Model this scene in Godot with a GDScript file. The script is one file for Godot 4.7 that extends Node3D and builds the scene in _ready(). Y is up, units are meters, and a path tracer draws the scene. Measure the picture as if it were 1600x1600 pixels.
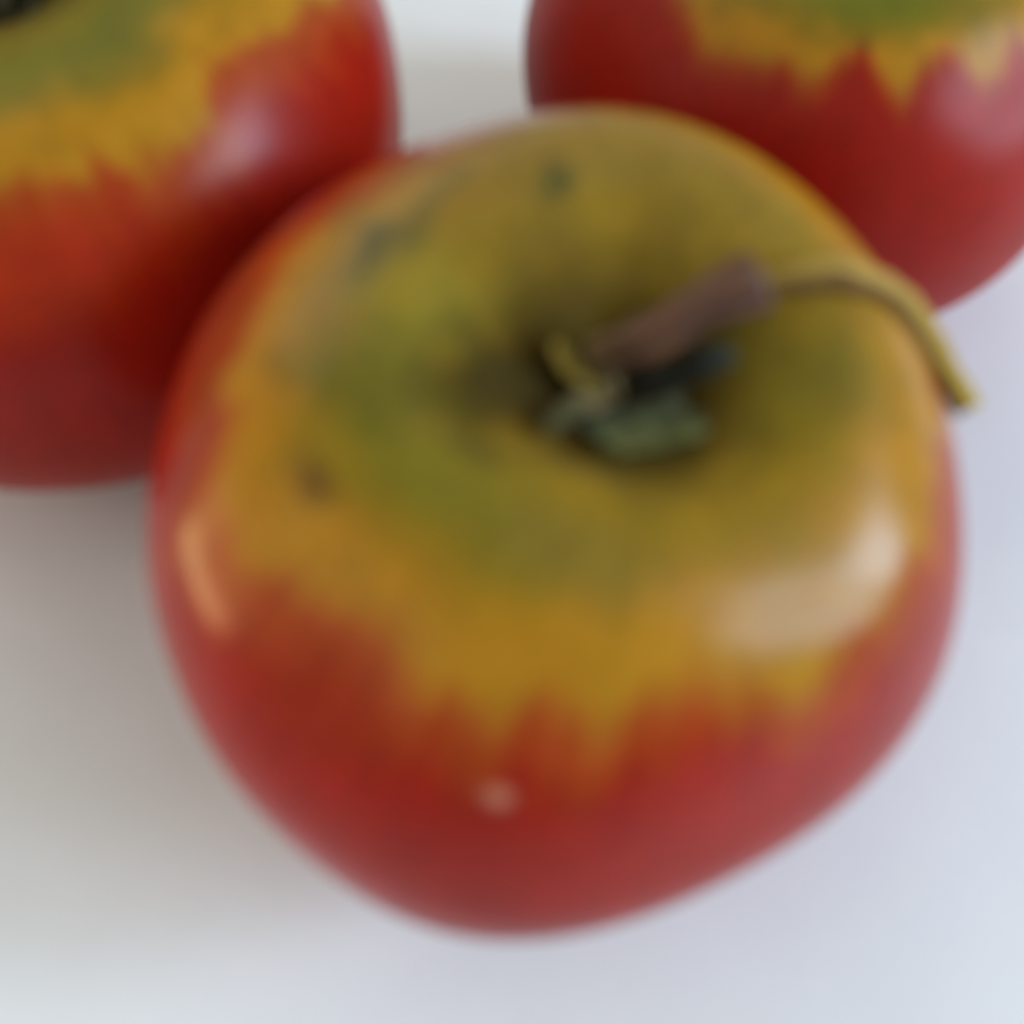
extends Node3D
# Three part-ripe tomatoes on a white tabletop, seen from very close above.

const RED := Color(0.315, 0.013, 0.005)
const ORANGE_RED := Color(0.36, 0.055, 0.008)
const AMBER := Color(0.41, 0.180, 0.011)
const OLIVE := Color(0.240, 0.142, 0.009)
const GREEN := Color(0.140, 0.132, 0.011)
const SHADED_CORK := Color(0.034, 0.021, 0.005)  # russet brown round the stem, darkened to carry shade in the pit
const SHADED_SCAR := Color(0.020, 0.014, 0.008)  # scar brown deepened to paint the shade of the stem hole

var noise := FastNoiseLite.new()
var fine := FastNoiseLite.new()
var lumps := FastNoiseLite.new()


func _ready() -> void:
	# ---- camera: a phone held too close, focused far behind the fruit
	var cam := Camera3D.new()
	cam.name = "camera"
	cam.position = Vector3(-0.00487, 0.12384, 0.06035)
	cam.rotation_degrees = Vector3(-58.0, 0.0, 0.0)
	cam.fov = 48.0
	cam.near = 0.01
	cam.far = 20.0
	var at := CameraAttributesPhysical.new()
	at.frustum_focal_length = 12.0 / tan(deg_to_rad(24.0))
	at.frustum_focus_distance = 0.9
	at.frustum_near = 0.01
	at.frustum_far = 20.0
	at.exposure_aperture = 11.0
	cam.attributes = at
	add_child(cam)
	cam.current = true

	# ---- light: daylight from a two-pane window to the right, a dim warm lamp far left, pale room around, two added fill lights
	var env := Environment.new()
	env.background_mode = Environment.BG_COLOR
	env.background_color = Color(0.445, 0.465, 0.445).linear_to_srgb()
	env.tonemap_mode = Environment.TONE_MAPPER_LINEAR
	env.tonemap_exposure = 1.0
	env.sdfgi_enabled = true
	env.ssao_enabled = true
	env.ssil_enabled = true
	var we := WorldEnvironment.new()
	we.name = "room_air"
	we.environment = env
	add_child(we)
	area_light("window_pane_light", Vector3(1.047, 0.498, 0.06), Vector2(0.23, 0.40), Color(0.82, 0.91, 1.0), 0.90)
	area_light("window_pane_light", Vector3(1.02, 0.455, 0.345), Vector2(0.24, 0.40), Color(0.80, 0.90, 1.0), 0.48)
	area_light("added_fill_light", Vector3(-0.55, 1.0, -1.1), Vector2(1.5, 1.0), Color(0.97, 1.0, 0.92), 0.68)  # added soft light from behind, brightens the table between the rear tomatoes
	area_light("added_fill_light", Vector3(-0.95, 0.85, 0.55), Vector2(1.2, 0.9), Color(0.93, 1.0, 0.86), 0.26)  # added fill from the left, lifts the shadow side
	area_light("room_lamp_light", Vector3(-1.2, 0.08, 0.10), Vector2(0.55, 0.10), Color(1.0, 0.86, 0.60), 0.56)

	noise.seed = 11
	noise.frequency = 1.0
	noise.fractal_octaves = 4
	fine.seed = 5
	fine.frequency = 1.0
	fine.fractal_octaves = 3

	lumps.seed = 8
	lumps.frequency = 1.0
	lumps.fractal_type = FastNoiseLite.FRACTAL_NONE

	tabletop()
	front_tomato()
	left_tomato()
	right_tomato()


func area_light(called: String, at: Vector3, size: Vector2, tint: Color, energy: float) -> void:
	var l := AreaLight3D.new()
	l.name = called
	l.area_size = size
	l.light_color = tint
	l.light_energy = energy
	l.area_range = 6.0
	l.area_attenuation = 2.0
	l.shadow_enabled = true
	add_child(l, true)
	l.look_at_from_position(at, Vector3(0.0, 0.03, -0.01), Vector3.UP)


# ------------------------------------------------------------------ helpers

func commit(called: String, m: Mesh, mat: Material, parent: Node) -> MeshInstance3D:
	var o := MeshInstance3D.new()
	o.name = called
	o.mesh = m
	o.material_override = null
	for k in m.get_surface_count():
		m.surface_set_material(k, mat)
	parent.add_child(o, true)
	return o


func thing(called: String, label: String, category: String, at: Vector3, group: String) -> Node3D:
	var o := Node3D.new()
	o.name = called
	o.position = at
	o.set_meta("label", label)
	o.set_meta("category", category)
	if group:
		o.set_meta("group", group)
	add_child(o, true)
	return o


func grid_mesh(pts: PackedVector3Array, cols: PackedColorArray, nu: int, nv: int, closed_u: bool) -> ArrayMesh:
	var uvs := PackedVector2Array()
	uvs.resize(pts.size())
	# a grid of nu x nv points (u outer), smooth normals from neighbours
	var nrm := PackedVector3Array()
	nrm.resize(pts.size())
	for i in nu:
		for j in nv:
			var i0 := (i - 1 + nu) % nu if closed_u else maxi(i - 1, 0)
			var i1 := (i + 1) % nu if closed_u else mini(i + 1, nu - 1)
			var j0 := maxi(j - 1, 0)
			var j1 := mini(j + 1, nv - 1)
			var du := pts[i1 * nv + j] - pts[i0 * nv + j]
			var dv := pts[i * nv + j1] - pts[i * nv + j0]
			var n := du.cross(dv)
			uvs[i * nv + j] = Vector2(0.5, float(j) / (nv - 1))
			nrm[i * nv + j] = n.normalized() if n.length_squared() > 1e-24 else Vector3.ZERO
	var idx := PackedInt32Array()
	var last := nu if closed_u else nu - 1
	for i in last:
		var ni := (i + 1) % nu
		for j in nv - 1:
			var a := i * nv + j
			var b := ni * nv + j
			idx.append_array(PackedInt32Array([a, a + 1, b, b, a + 1, b + 1]))
	var arr := []
	arr.resize(Mesh.ARRAY_MAX)
	arr[Mesh.ARRAY_VERTEX] = pts
	arr[Mesh.ARRAY_NORMAL] = nrm
	arr[Mesh.ARRAY_COLOR] = cols
	arr[Mesh.ARRAY_TEX_UV] = uvs
	arr[Mesh.ARRAY_INDEX] = idx
	var m := ArrayMesh.new()
	m.add_surface_from_arrays(Mesh.PRIMITIVE_TRIANGLES, arr)
	return m


func painted(rough: float, spec := 0.5) -> StandardMaterial3D:
	var m := StandardMaterial3D.new()
	m.vertex_color_use_as_albedo = true
	m.roughness = rough
	m.metallic_specular = spec
	return m


func skin_material(rough: float) -> StandardMaterial3D:
	# waxy skin that turns matt and corky towards the stem
	var m := painted(1.0, 0.29)
	var im := Image.create(4, 256, false, Image.FORMAT_RGB8)
	for y in 256:
		var v := lerpf(1.0, rough, smoothstep(17.0, 36.0, y / 255.0 * 180.0))
		for x in 4:
			im.set_pixel(x, y, Color(v, v, v))
	m.roughness_texture = ImageTexture.create_from_image(im)
	return m


func spline(p: PackedVector3Array, t: float) -> Vector3:
	# Catmull-Rom through the points, t in 0..1
	var n := p.size() - 1
	var x := clampf(t, 0.0, 1.0) * n
	var k := mini(int(x), n - 1)
	var f := x - k
	return p[k].cubic_interpolate(p[k + 1], p[maxi(k - 1, 0)], p[mini(k + 2, n)], f)


func curve_of(v: PackedFloat32Array, t: float) -> float:
	var n := v.size() - 1
	var x := clampf(t, 0.0, 1.0) * n
	var k := mini(int(x), n - 1)
	return lerpf(v[k], v[k + 1], smoothstep(0.0, 1.0, x - k))


func ripe_edge(table: PackedVector2Array, deg: float) -> float:
	# table of (degrees round the fruit, degrees down from the stem), sorted
	var n := table.size()
	for k in n:
		var a := table[k]
		var b := table[(k + 1) % n]
		var bx := b.x + (360.0 if k == n - 1 else 0.0)
		var d := deg if deg >= table[0].x else deg + 360.0
		if d >= a.x and d <= bx:
			return lerpf(a.y, b.y, (d - a.x) / maxf(bx - a.x, 0.001))
	return table[0].y


# A tomato: plan waviness, pit, ribs, and skin colours by direction.
# opts: a, b, coef (pairs for k = 1, 2, ...), tx, tz, dp, wp, edge, spots [deg, down, radius, stretch, turn, colour, strength], furrows [deg, depth, width]
func skin_mesh(opts: Dictionary) -> ArrayMesh:
	var a: float = opts.a
	var b: float = opts.b
	var coef: PackedFloat32Array = opts.coef
	var edge: PackedVector2Array = opts.edge
	var furrows: Array = opts.furrows
	var spots: Array = opts.spots
	var off: float = opts.off
	var shift: Vector3 = opts.seed
	var nu: int = opts.nu
	var nv: int = opts.nv
	var dp: float = opts.get("dp", 0.010)
	var wp: float = opts.get("wp", 0.013)
	var e1: float = opts.get("e1", 0.86)
	var e2: float = opts.get("e2", 0.95)
	var tilt := Basis(Vector3(0, 0, 1), deg_to_rad(opts.tz)) * Basis(Vector3(1, 0, 0), deg_to_rad(opts.tx))
	var pts := PackedVector3Array()
	var cols := PackedColorArray()
	pts.resize(nu * nv)
	cols.resize(nu * nv)
	for i in nu:
		var th := TAU * i / nu
		var deg := rad_to_deg(th)
		var plan := 0.0
		for k in coef.size() / 2:
			plan += coef[2 * k] * cos((k + 1) * th) + coef[2 * k + 1] * sin((k + 1) * th)
		var base_edge := ripe_edge(edge, deg)
		for j in nv:
			var ph := 0.001 + (PI - 0.002) * j / (nv - 1)
			var s := pow(sin(ph), e1)
			var cs := signf(cos(ph)) * pow(absf(cos(ph)), e2)
			var r := a * (1.0 + plan * sin(ph)) * s
			var y := b * cs
			var dir := Vector3(cos(th) * sin(ph), cos(ph), sin(th) * sin(ph))
			if ph < PI / 2:
				y -= dp * exp(-pow(r / wp, 2.0)) + 0.005 * exp(-pow(r / 0.0045, 2.0))
				for f in furrows:
					var dd: float = wrapf(deg - f[0], -180.0, 180.0) / f[2]
					y -= f[1] * exp(-dd * dd) * exp(-pow((r - 0.014) / 0.0095, 2.0))
			else:
				y += 0.004 * exp(-pow(r / 0.010, 2.0))
			var p := Vector3(r * cos(th), y, r * sin(th))
			for f in opts.get("bumps", []):
				var bx: float = wrapf(deg - f[0], -180.0, 180.0) / f[3] / 1.6
				var by: float = (rad_to_deg(ph) - f[1]) / f[3]
				p += dir * f[2] * exp(-bx * bx - by * by)
			p += dir * 0.0003 * lumps.get_noise_3dv(dir * 1.6 + shift)
			p = tilt * p
			p.y += off
			pts[i * nv + j] = p
			cols[i * nv + j] = skin_colour(deg, rad_to_deg(ph), dir, base_edge, spots, shift, opts)
	return grid_mesh(pts, cols, nu, nv, true)


func skin_colour(deg: float, down: float, dir: Vector3, edge: float, spots: Array, shift: Vector3, opts: Dictionary) -> Color:
	var n1 := noise.get_noise_3dv(dir * 2.2 + shift)
	var n2 := noise.get_noise_3dv(dir * 6.0 + shift * 2.0)
	var n3 := fine.get_noise_3dv(dir * 22.0 + shift)
	# streaks run down the fruit: noise that changes fast round it and slowly down it
	var tooth := fine.get_noise_3dv(Vector3(dir.x / maxf(sin(deg_to_rad(down)), 0.1) * 5.0, down * 0.012, dir.z / maxf(sin(deg_to_rad(down)), 0.1) * 5.0) + shift)
	var streak := fine.get_noise_3dv(Vector3(dir.x / maxf(sin(deg_to_rad(down)), 0.1) * 15.0, down * 0.02, dir.z / maxf(sin(deg_to_rad(down)), 0.1) * 15.0) - shift)
	var q := down - edge - tooth * 3.5 - streak * 3.0 - n2 * 1.6
	var bleed: float = opts.get("bleed", 4.0)
	var fringe: float = opts.get("fringe", 4.0)
	var c := AMBER
	c = c.lerp(OLIVE, smoothstep(-8.0, -21.0, q + n1 * 6.0) * 0.85)
	c = c.lerp(GREEN, smoothstep(0.05, 0.5, n1 + n2 * 0.3) * smoothstep(-8.0, -18.0, q) * float(opts.get("greens", 0.5)))
	c = c.lerp(ORANGE_RED, smoothstep(-fringe, fringe * 0.5, q))
	c = c.lerp(RED, smoothstep(0.0, bleed, q))
	c = c.lerp(SHADED_CORK, smoothstep(21.0, 6.0, down + n2 * 5.0) * float(opts.get("cork", 0.8)))
	c = c.lerp(SHADED_SCAR, smoothstep(6.5, 3.0, down + n2 * 2.0))
	for s in spots:
		var dx: float = wrapf(deg - s[0], -180.0, 180.0) * sin(deg_to_rad(down))
		var dy: float = down - s[1]
		var turn: float = deg_to_rad(s[4])
		var ex: float = (dx * cos(turn) + dy * sin(turn)) / s[3]
		var ey: float = -dx * sin(turn) + dy * cos(turn)
		var dist: float = sqrt(ex * ex + ey * ey) / s[2] * (1.0 + n2 * 0.5)
		if dist < 1.4:
			c = c.lerp(s[5], smoothstep(1.35, 0.1, dist) * float(s[6]))
	var v := 1.0 + 0.13 * n2 + 0.10 * n3 + 0.08 * n1 + 0.10 * streak
	return Color(c.r * v, c.g * v, c.b * v)


# A stem or twig: a closed tube along a path, ribbed, with its ends rounded off.
func tube_mesh(path: PackedVector3Array, radii: PackedFloat32Array, tints: Array, ribs: int, seed_at: float) -> ArrayMesh:
	var nu := 28
	var nv := 46
	var pts := PackedVector3Array()
	var cols := PackedColorArray()
	pts.resize(nu * nv)
	cols.resize(nu * nv)
	for j in nv:
		var t := clampf((j - 4.0) / (nv - 9.0), 0.0, 1.0)
		var cap := 1.0
		if j < 4:
			cap = sin(j / 4.0 * PI / 2)
		elif j > nv - 6:
			cap = cos((j - (nv - 6.0)) / 5.0 * PI / 2)
		var c := spline(path, t)
		var d := (spline(path, t + 0.02) - spline(path, t - 0.02)).normalized()
		if j > nv - 6:
			c += d * 0.0004 * (1.0 - cap)
		var side := d.cross(Vector3.UP).normalized()
		var up := side.cross(d).normalized()
		for i in nu:
			var an := TAU * i / nu
			var lump := noise.get_noise_3d(cos(an) * 0.9, sin(an) * 0.9, t * 3.0 + seed_at)
			var r := curve_of(radii, t) * (1.0 + 0.10 * cos(an * ribs) + 0.6 * lump) * cap
			pts[i * nv + j] = c + (side * cos(an) + up * sin(an)) * r
			var x := t * (tints.size() - 1)
			var k := mini(int(x), tints.size() - 2)
			var col: Color = tints[k].lerp(tints[k + 1], x - k)
			var v := 1.0 + 0.5 * lump + 0.15 * cos(an * ribs) + 0.7 * fine.get_noise_3d(cos(an) * 4.0, sin(an) * 4.0, t * 4.0 + seed_at)
			cols[i * nv + j] = Color(col.r * v, col.g * v, col.b * v)
	return grid_mesh(pts, cols, nu, nv, true)


# A dried sepal: a thin strip with real thickness along a path, curled across.
func sepal_mesh(path: PackedVector3Array, ups: PackedVector3Array, widths: PackedFloat32Array, curl: float, thick: float, tints: Array, seed_at: float, brown := 0.0) -> ArrayMesh:
	var half := 9
	var nu := half * 2
	var nv := 44
	var pts := PackedVector3Array()
	var cols := PackedColorArray()
	pts.resize(nu * nv)
	cols.resize(nu * nv)
	for j in nv:
		var t := float(j) / (nv - 1)
		var c := spline(path, t)
		var d := (spline(path, t + 0.02) - spline(path, t - 0.02)).normalized()
		var up := spline(ups, t).normalized()
		var side := d.cross(up).normalized()
		up = side.cross(d).normalized()
		var w := curve_of(widths, t) * (1.0 + 0.30 * noise.get_noise_2d(t * 5.0, seed_at) + 0.25 * fine.get_noise_2d(t * 14.0, seed_at))
		for i in nu:
			var top := i < half
			var u := (float(i) / (half - 1) if top else float(nu - 1 - i) / (half - 1)) * 2.0 - 1.0
			var bend := curl * u * u * w + 0.16 * w * noise.get_noise_2d(u * 1.5 + seed_at, t * 4.0)
			var th := thick * sqrt(maxf(0.0, 1.0 - u * u * 0.9)) * minf(1.0, minf(t, 1.0 - t) * 12.0 + 0.15)
			pts[i * nv + j] = c + side * u * w + up * (bend + (th if top else -th))
			var x := t * (tints.size() - 1)
			var k := mini(int(x), tints.size() - 2)
			var col: Color = tints[k].lerp(tints[k + 1], x - k)
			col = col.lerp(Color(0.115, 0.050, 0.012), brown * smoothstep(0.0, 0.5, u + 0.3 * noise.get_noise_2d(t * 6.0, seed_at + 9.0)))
			var v := 1.0 + 0.35 * noise.get_noise_2d(u * 3.0 + seed_at, t * 7.0) + 0.15 * cos(u * 9.0)
			cols[i * nv + j] = Color(col.r * v, col.g * v, col.b * v)
	return grid_mesh(pts, cols, nu, nv, true)


# ------------------------------------------------------------------ the place

func tabletop() -> void:
	var im := Image.create(512, 512, false, Image.FORMAT_RGB8)
	var n := FastNoiseLite.new()
	n.seed = 3
	n.frequency = 0.012
	n.fractal_octaves = 5
	var rng := RandomNumberGenerator.new()
	rng.seed = 9
	for y in 512:
		for x in 512:
			var v := 0.93 + 0.010 * n.get_noise_2d(x, y) + rng.randf_range(-0.008, 0.008)
			im.set_pixel(x, y, Color(v, v, v * 1.022))
	var m := StandardMaterial3D.new()
	m.albedo_texture = ImageTexture.create_from_image(im)
	m.uv1_triplanar = true
	m.uv1_scale = Vector3(7, 7, 7)
	m.roughness = 0.55
	m.metallic_specular = 0.4
	# a slab with a rounded edge: outline swept through a small quarter round
	var st := SurfaceTool.new()
	st.begin(Mesh.PRIMITIVE_TRIANGLES)
	var rings := []
	for k in 7:
		var an := k / 6.0 * PI / 2
		rings.append([0.004 * (1.0 - sin(an)), -0.004 * (1.0 - cos(an))])
	rings = [[0.004, 0.0]]
	for k in 7:
		var an := k / 6.0 * PI / 2
		rings.append([0.004 - 0.004 * sin(an), -0.004 + 0.004 * cos(an)])
	rings.append([0.0, -0.025])
	var loops := []
	for r in rings:
		var lp := PackedVector3Array()
		var hx: float = 0.70 - r[0]
		var hz: float = 0.45 - r[0]
		for q in [[1, 1], [-1, 1], [-1, -1], [1, -1]]:
			lp.append(Vector3(q[0] * hx + 0.05, r[1], q[1] * hz - 0.10))
		loops.append(lp)
	var quad := func(p: Vector3, q: Vector3, r: Vector3, s: Vector3) -> void:
		for v in [p, q, r, p, r, s]:
			st.add_vertex(v)
	quad.call(loops[0][0], loops[0][1], loops[0][2], loops[0][3])
	for k in loops.size() - 1:
		for e in 4:
			var f := (e + 1) % 4
			quad.call(loops[k][f], loops[k][e], loops[k + 1][e], loops[k + 1][f])
	var lo: PackedVector3Array = loops[loops.size() - 1]
	quad.call(lo[3], lo[2], lo[1], lo[0])
	st.generate_normals()
	var o := commit("tabletop", st.commit(), m, self)
	o.set_meta("kind", "structure")
	o.set_meta("label", "plain matt white tabletop under the three tomatoes")


func front_tomato() -> void:
	var t := thing("tomato", "whole tomato nearest the camera, red below, olive and amber round a twisted dry stem", "tomato", Vector3.ZERO, "tomatoes on the white tabletop")
	var grey_olive := Color(0.085, 0.080, 0.024)
	var opts := {
		"a": 0.038, "b": 0.030, "off": 0.03027, "tx": 5.0, "tz": -10.0, "nu": 560, "nv": 300, "seed": Vector3(0.3, 1.7, 4.1), "greens": 0.25, "bleed": 14.0, "fringe": 6.0, "bumps": [[156.0, 67.8, 0.00066, 9.1], [47.0, 28.0, -0.0010, 15.7], [104.0, 88.0, 0.0008, 18.0], [134.0, 85.0, 0.0014, 15.0], [60.0, 86.0, 0.0013, 14.0], [80.0, 88.0, 0.0004, 14.0]],
		"coef": PackedFloat32Array([0, 0, -0.0235, -0.0388, -0.0071, 0.013, 0.0113, 0.0204, -0.0034, 0.0004, -0.0092, -0.0052]),
		"edge": PackedVector2Array([
			Vector2(0, 47), Vector2(10, 44), Vector2(30, 43.5), Vector2(44, 46), Vector2(51, 47), Vector2(60, 52), Vector2(66, 48), Vector2(72, 43.5), Vector2(81, 42), Vector2(88, 42.5), Vector2(94, 49.5),
			Vector2(99, 46.5), Vector2(103, 44), Vector2(107, 50), Vector2(114, 49), Vector2(120, 50), Vector2(128, 47), Vector2(134, 47.5), Vector2(138, 50.5), Vector2(147, 57), Vector2(156, 61), Vector2(161, 55), Vector2(166, 50.5), Vector2(174, 54),
			Vector2(180, 51), Vector2(195, 47), Vector2(208, 42), Vector2(226, 37), Vector2(245, 40), Vector2(262, 42), Vector2(285, 45), Vector2(309, 49), Vector2(338, 51)]),
		"furrows": [[147.0, 0.0006, 13.0], [205.0, 0.0007, 14.0], [330.0, 0.0006, 14.0], [270.0, 0.0007, 15.0]],
		"spots": [
			[255.0, 30.0, 22.0, 1.6, 0.0, Color(0.21, 0.130, 0.02), 0.75], [182.0, 36.0, 11.0, 1.5, 0.0, Color(0.21, 0.130, 0.02), 0.6], [188.0, 60.0, 9.0, 2.2, 0.0, Color(0.22, 0.045, 0.022), 0.7], [68.0, 37.0, 10.0, 1.4, 0.0, AMBER, 0.85], [20.0, 34.0, 9.0, 2.0, 0.0, AMBER, 0.8], [104.0, 37.0, 6.0, 1.6, 0.0, AMBER, 0.8], [138.0, 43.0, 6.0, 2.0, 0.0, AMBER, 0.7], [318.0, 41.0, 9.0, 2.4, 0.0, AMBER, 0.8],  # the muted red-brown spot paints a soft sheen on the left rim
			[134.0, 28.0, 11.0, 1.5, 10.0, GREEN, 0.66], [106.0, 25.0, 9.0, 1.2, 0.0, Color(0.20, 0.125, 0.015), 0.5], [165.0, 29.0, 8.0, 1.4, 80.0, GREEN * 0.85, 0.72], [182.0, 22.0, 9.0, 1.3, 80.0, Color(0.19, 0.17, 0.02), 0.6],
			[191.0, 26.0, 6.0, 1.3, 0.0, Color(0.31, 0.20, 0.015), 0.6], [198.0, 31.5, 3.4, 1.4, 20.0, grey_olive * 0.8, 0.9], [210.0, 28.5, 3.0, 3.0, 15.0, grey_olive, 0.62], [249.0, 22.5, 2.6, 1.2, 90.0, grey_olive * 0.8, 0.8],
			[150.0, 40.5, 3.3, 1.2, 0.0, Color(0.12, 0.055, 0.01), 0.9], [174.0, 43.0, 3.0, 1.0, 0.0, Color(0.18, 0.10, 0.014), 0.5], [3.0, 20.0, 9.0, 1.5, 90.0, Color(0.13, 0.10, 0.012), 0.75],
			[104.0, 57.0, 1.5, 1.1, 0.0, Color(0.58, 0.25, 0.16), 0.8], [158.0, 14.0, 9.0, 1.5, 90.0, SHADED_CORK, 0.85],  [154.0, 58.0, 5.0, 1.5, 0.0, ORANGE_RED, 0.8],
			[128.0, 61.0, 8.0, 1.5, 20.0, Color(0.27, 0.030, 0.01), 0.5], [136.0, 56.0, 5.0, 1.4, 20.0, Color(0.34, 0.05, 0.01), 0.4],
		],
	}
	commit("skin", skin_mesh(opts), skin_material(0.24), t)
	# the dried purple-brown stem leans out of the pit to the upper right and ends in a blunt break
	var purple := Color(0.110, 0.050, 0.034)
	commit("stem", tube_mesh(PackedVector3Array([Vector3(0.0030, 0.0490, 0.0022), Vector3(0.0024, 0.0520, 0.0013), Vector3(0.0050, 0.0562, 0.0026), Vector3(0.0093, 0.0595, 0.0024), Vector3(0.0134, 0.0615, 0.0014)]),
		PackedFloat32Array([0.0014, 0.0014, 0.0017, 0.0020, 0.0021]), [Color(0.16, 0.11, 0.04), Color(0.17, 0.11, 0.05), Color(0.13, 0.06, 0.04), purple, purple], 5, 1.0), painted(0.6, 0.4), t)
	var dry := painted(0.75, 0.3)
	var up := Vector3.UP
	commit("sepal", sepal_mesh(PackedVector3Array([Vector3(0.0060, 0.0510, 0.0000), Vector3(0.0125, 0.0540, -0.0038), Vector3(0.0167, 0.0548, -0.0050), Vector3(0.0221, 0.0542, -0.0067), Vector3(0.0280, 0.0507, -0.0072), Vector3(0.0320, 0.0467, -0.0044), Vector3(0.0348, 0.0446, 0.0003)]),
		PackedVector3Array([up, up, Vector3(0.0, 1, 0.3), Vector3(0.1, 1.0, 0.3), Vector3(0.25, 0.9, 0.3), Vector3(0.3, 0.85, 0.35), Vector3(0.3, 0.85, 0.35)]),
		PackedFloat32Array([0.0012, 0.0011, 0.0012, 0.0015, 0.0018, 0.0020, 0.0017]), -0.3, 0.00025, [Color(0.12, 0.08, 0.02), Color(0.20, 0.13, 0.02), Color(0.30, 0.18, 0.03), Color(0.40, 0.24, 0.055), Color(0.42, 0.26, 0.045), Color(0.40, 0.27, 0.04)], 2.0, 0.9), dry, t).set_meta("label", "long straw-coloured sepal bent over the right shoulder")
	commit("sepal", sepal_mesh(PackedVector3Array([Vector3(0.0034, 0.0480, 0.0042), Vector3(0.0040, 0.0512, 0.0058), Vector3(0.0048, 0.0524, 0.0074), Vector3(0.0056, 0.0537, 0.0098), Vector3(0.0062, 0.0547, 0.0116)]),
		PackedVector3Array([up, Vector3(0, 1, -0.2), Vector3(0, 1, -0.3), Vector3(0, 1, -0.3), Vector3(0, 1, -0.3)]),
		PackedFloat32Array([0.0022, 0.0040, 0.0043, 0.0041, 0.0034]), 0.12, 0.0003, [Color(0.02, 0.016, 0.01), Color(0.060, 0.064, 0.036), Color(0.080, 0.085, 0.036), Color(0.12, 0.12, 0.035)], 3.0), dry, t).set_meta("label", "broad grey-green sepal on the near side of the pit")  # near-black first tint paints the shade where it leaves the hole
	commit("sepal", sepal_mesh(PackedVector3Array([Vector3(0.0028, 0.0506, 0.0032), Vector3(0.0010, 0.0519, 0.0032), Vector3(-0.0006, 0.0536, 0.0030), Vector3(-0.0017, 0.0555, 0.0024)]),
		PackedVector3Array([Vector3(0.5, 1, 0), Vector3(0.7, 0.8, 0), Vector3(0.7, 0.7, 0.2), Vector3(0.7, 0.6, 0.3)]),
		PackedFloat32Array([0.0009, 0.0010, 0.0011, 0.0006]), 0.3, 0.0003, [Color(0.12, 0.08, 0.02), Color(0.20, 0.13, 0.02), Color(0.32, 0.21, 0.035)], 4.0), dry, t).set_meta("label", "small yellow sepal stub curling up left of the stem")
	commit("sepal", sepal_mesh(PackedVector3Array([Vector3(0.0030, 0.0507, 0.0036), Vector3(0.0016, 0.0526, 0.0056), Vector3(0.0004, 0.0546, 0.0070), Vector3(-0.0014, 0.0552, 0.0092), Vector3(-0.0024, 0.0556, 0.0106)]),
		PackedVector3Array([Vector3(0.2, 1, 0), Vector3(0.3, 0.9, 0), Vector3(0.3, 0.9, 0), Vector3(0.4, 0.9, 0), Vector3(0.4, 0.9, 0)]),
		PackedFloat32Array([0.0008, 0.0009, 0.0009, 0.0008, 0.0005]), -0.4, 0.0003, [Color(0.09, 0.06, 0.02), Color(0.17, 0.12, 0.05), Color(0.07, 0.06, 0.022), Color(0.05, 0.045, 0.014)], 5.0), dry, t)
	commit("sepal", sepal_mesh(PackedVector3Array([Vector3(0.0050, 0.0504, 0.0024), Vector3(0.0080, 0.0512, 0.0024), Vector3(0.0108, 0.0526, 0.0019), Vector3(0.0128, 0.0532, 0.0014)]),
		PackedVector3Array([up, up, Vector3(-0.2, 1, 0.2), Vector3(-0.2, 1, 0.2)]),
		PackedFloat32Array([0.0010, 0.0014, 0.0014, 0.0006]), 0.3, 0.00025, [Color(0.010, 0.008, 0.006), Color(0.014, 0.014, 0.012), Color(0.050, 0.058, 0.050)], 6.0), dry, t).set_meta("label", "blue-grey sepal under the stem, its base painted near black as shade")  # first tints blackened to paint the shade under the stem


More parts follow.
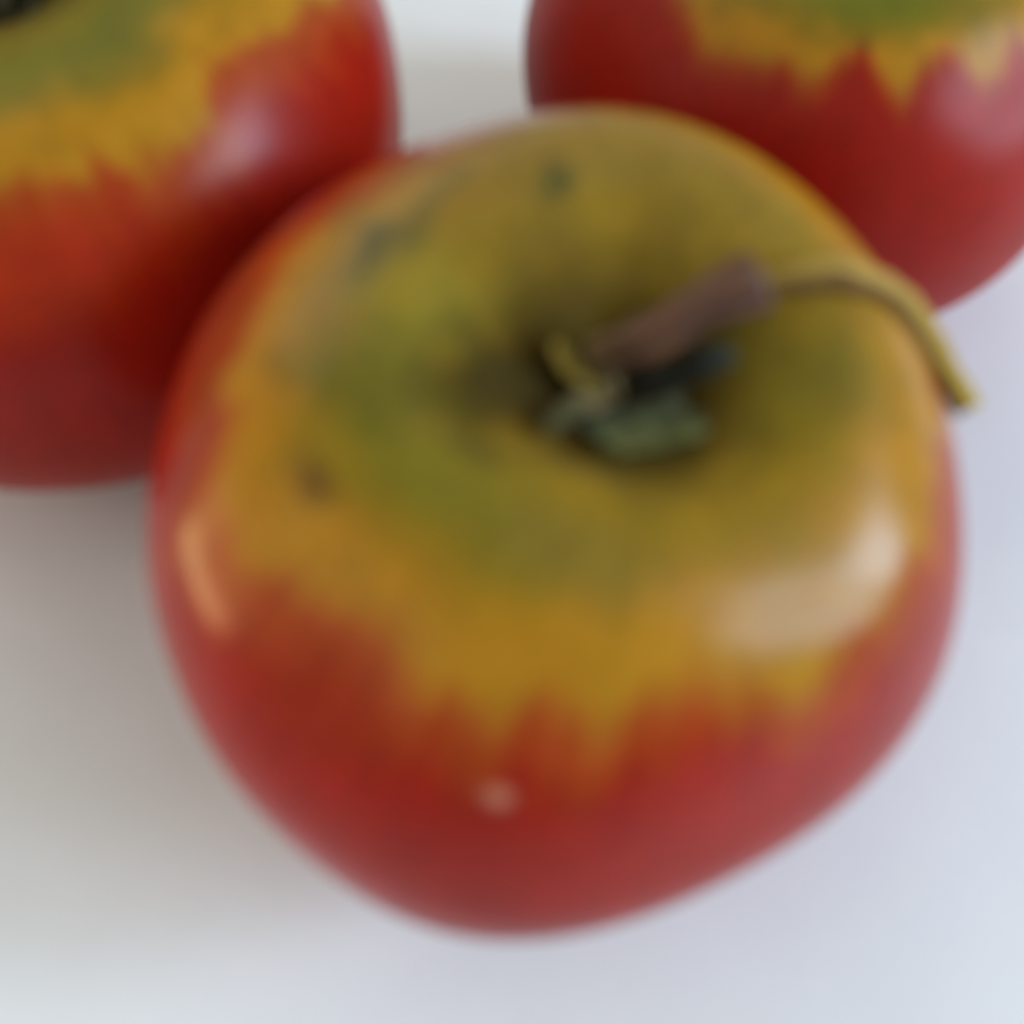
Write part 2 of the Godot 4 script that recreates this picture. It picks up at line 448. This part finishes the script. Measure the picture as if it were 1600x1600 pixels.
func left_tomato() -> void:
	var t := thing("tomato", "tomato cut off by the top left corner, amber shoulder over orange-red", "tomato", Vector3(-0.0575, 0, -0.0496), "tomatoes on the white tabletop")
	var opts := {
		"a": 0.0405, "b": 0.03118, "off": 0.03135, "tx": 7.0, "tz": -0.1, "e1": 0.773, "e2": 0.897, "nu": 460, "nv": 240, "seed": Vector3(7.3, 2.2, 0.4), "greens": 0.25, "bleed": 15.0,
		"coef": PackedFloat32Array([0, 0, -0.0196, -0.0112, -0.0081, -0.0154]),
		"edge": PackedVector2Array([
			Vector2(0, 54), Vector2(9, 47), Vector2(16, 46.5), Vector2(23, 43), Vector2(30, 39), Vector2(34, 40.5), Vector2(38, 45), Vector2(46, 47), Vector2(54, 44.5), Vector2(59, 41), Vector2(63, 43), Vector2(68, 39), Vector2(74, 40.5), Vector2(80, 43),
			Vector2(95, 45), Vector2(130, 43), Vector2(170, 46), Vector2(220, 44), Vector2(270, 50), Vector2(320, 54), Vector2(345, 56)]),
		"furrows": [[110.0, 0.0006, 14.0], [320.0, 0.0006, 14.0], [200.0, 0.0008, 14.0]],
		"bumps": [[100.0, 95.0, 0.0012, 30.0]],
		"spots": [
			[34.0, 24.0, 8.0, 1.5, 0.0, Color(0.13, 0.13, 0.016), 0.75], [58.0, 22.0, 10.0, 1.4, 0.0, Color(0.15, 0.13, 0.018), 0.7], [80.0, 24.0, 9.0, 1.2, 0.0, Color(0.16, 0.14, 0.02), 0.7],
			[20.0, 18.0, 10.0, 1.2, 0.0, Color(0.15, 0.13, 0.02), 0.6], [5.0, 30.0, 8.0, 1.4, 0.0, OLIVE, 0.5], [74.0, 55.0, 12.0, 1.8, 0.0, Color(0.44, 0.032, 0.008), 0.85], [12.0, 60.0, 9.0, 1.2, 0.0, Color(0.38, 0.020, 0.006), 0.5]],
	}
	commit("skin", skin_mesh(opts), skin_material(0.31), t)
	var dry := painted(0.6, 0.4)
	commit("stem", tube_mesh(PackedVector3Array([Vector3(0.0, 0.0455, 0.0030), Vector3(0.0, 0.0500, 0.0028), Vector3(-0.0012, 0.0545, 0.0010), Vector3(-0.0040, 0.0580, -0.0020)]),
		PackedFloat32Array([0.0018, 0.0016, 0.0017, 0.0018]), [Color(0.06, 0.05, 0.02), Color(0.07, 0.06, 0.025), Color(0.10, 0.07, 0.03)], 5, 3.0), dry, t)
	commit("sepal", sepal_mesh(PackedVector3Array([Vector3(0.0006, 0.0490, 0.0034), Vector3(0.0038, 0.0515, 0.0030), Vector3(0.0072, 0.0550, 0.0026), Vector3(0.0098, 0.0572, 0.0022)]),
		PackedVector3Array([Vector3.UP, Vector3.UP, Vector3.UP, Vector3.UP]), PackedFloat32Array([0.0016, 0.0022, 0.0018, 0.0006]), 0.25, 0.0003, [Color(0.045, 0.04, 0.02), Color(0.06, 0.06, 0.03), Color(0.09, 0.10, 0.05)], 8.0), dry, t)


func right_tomato() -> void:
	var t := thing("tomato", "tomato at the upper right, deep red with pointed amber tongues and a green top", "tomato", Vector3(0.0329, 0, -0.0675), "tomatoes on the white tabletop")
	var opts := {
		"a": 0.0352, "b": 0.02899, "off": 0.02691, "tx": 0.0, "tz": 0.0, "nu": 460, "nv": 240, "seed": Vector3(3.1, 9.4, 6.6), "bumps": [[62.0, 51.5, -0.0011, 10.0], [86.0, 53.0, 0.0007, 10.0]], "greens": 0.3, "bleed": 6.0,
		"coef": PackedFloat32Array([0, 0, 0.0017, 0.0165, -0.0359, -0.0086, -0.0076, 0.0097]),
		"edge": PackedVector2Array([
			Vector2(0, 47), Vector2(30, 44), Vector2(48, 49), Vector2(55, 44), Vector2(63, 52), Vector2(69, 47), Vector2(75, 40.5), Vector2(79, 44), Vector2(84, 52), Vector2(88, 46), Vector2(94, 40.5), Vector2(98, 45), Vector2(103, 51.5),
			Vector2(110, 50), Vector2(118, 51), Vector2(127, 52), Vector2(134, 48), Vector2(145, 42), Vector2(180, 46), Vector2(230, 43), Vector2(290, 47)]),
		"furrows": [[140.0, 0.0006, 14.0], [40.0, 0.0006, 14.0], [250.0, 0.0007, 14.0]],
		"spots": [[100.0, 31.0, 10.0, 2.4, 0.0, GREEN * 0.9, 0.95], [78.0, 31.0, 10.0, 2.0, 0.0, GREEN, 0.9], [130.0, 34.0, 9.0, 1.6, 0.0, OLIVE, 0.8], [56.0, 34.0, 8.0, 1.3, 0.0, OLIVE, 0.7]],
	}
	commit("skin", skin_mesh(opts), skin_material(0.44), t)
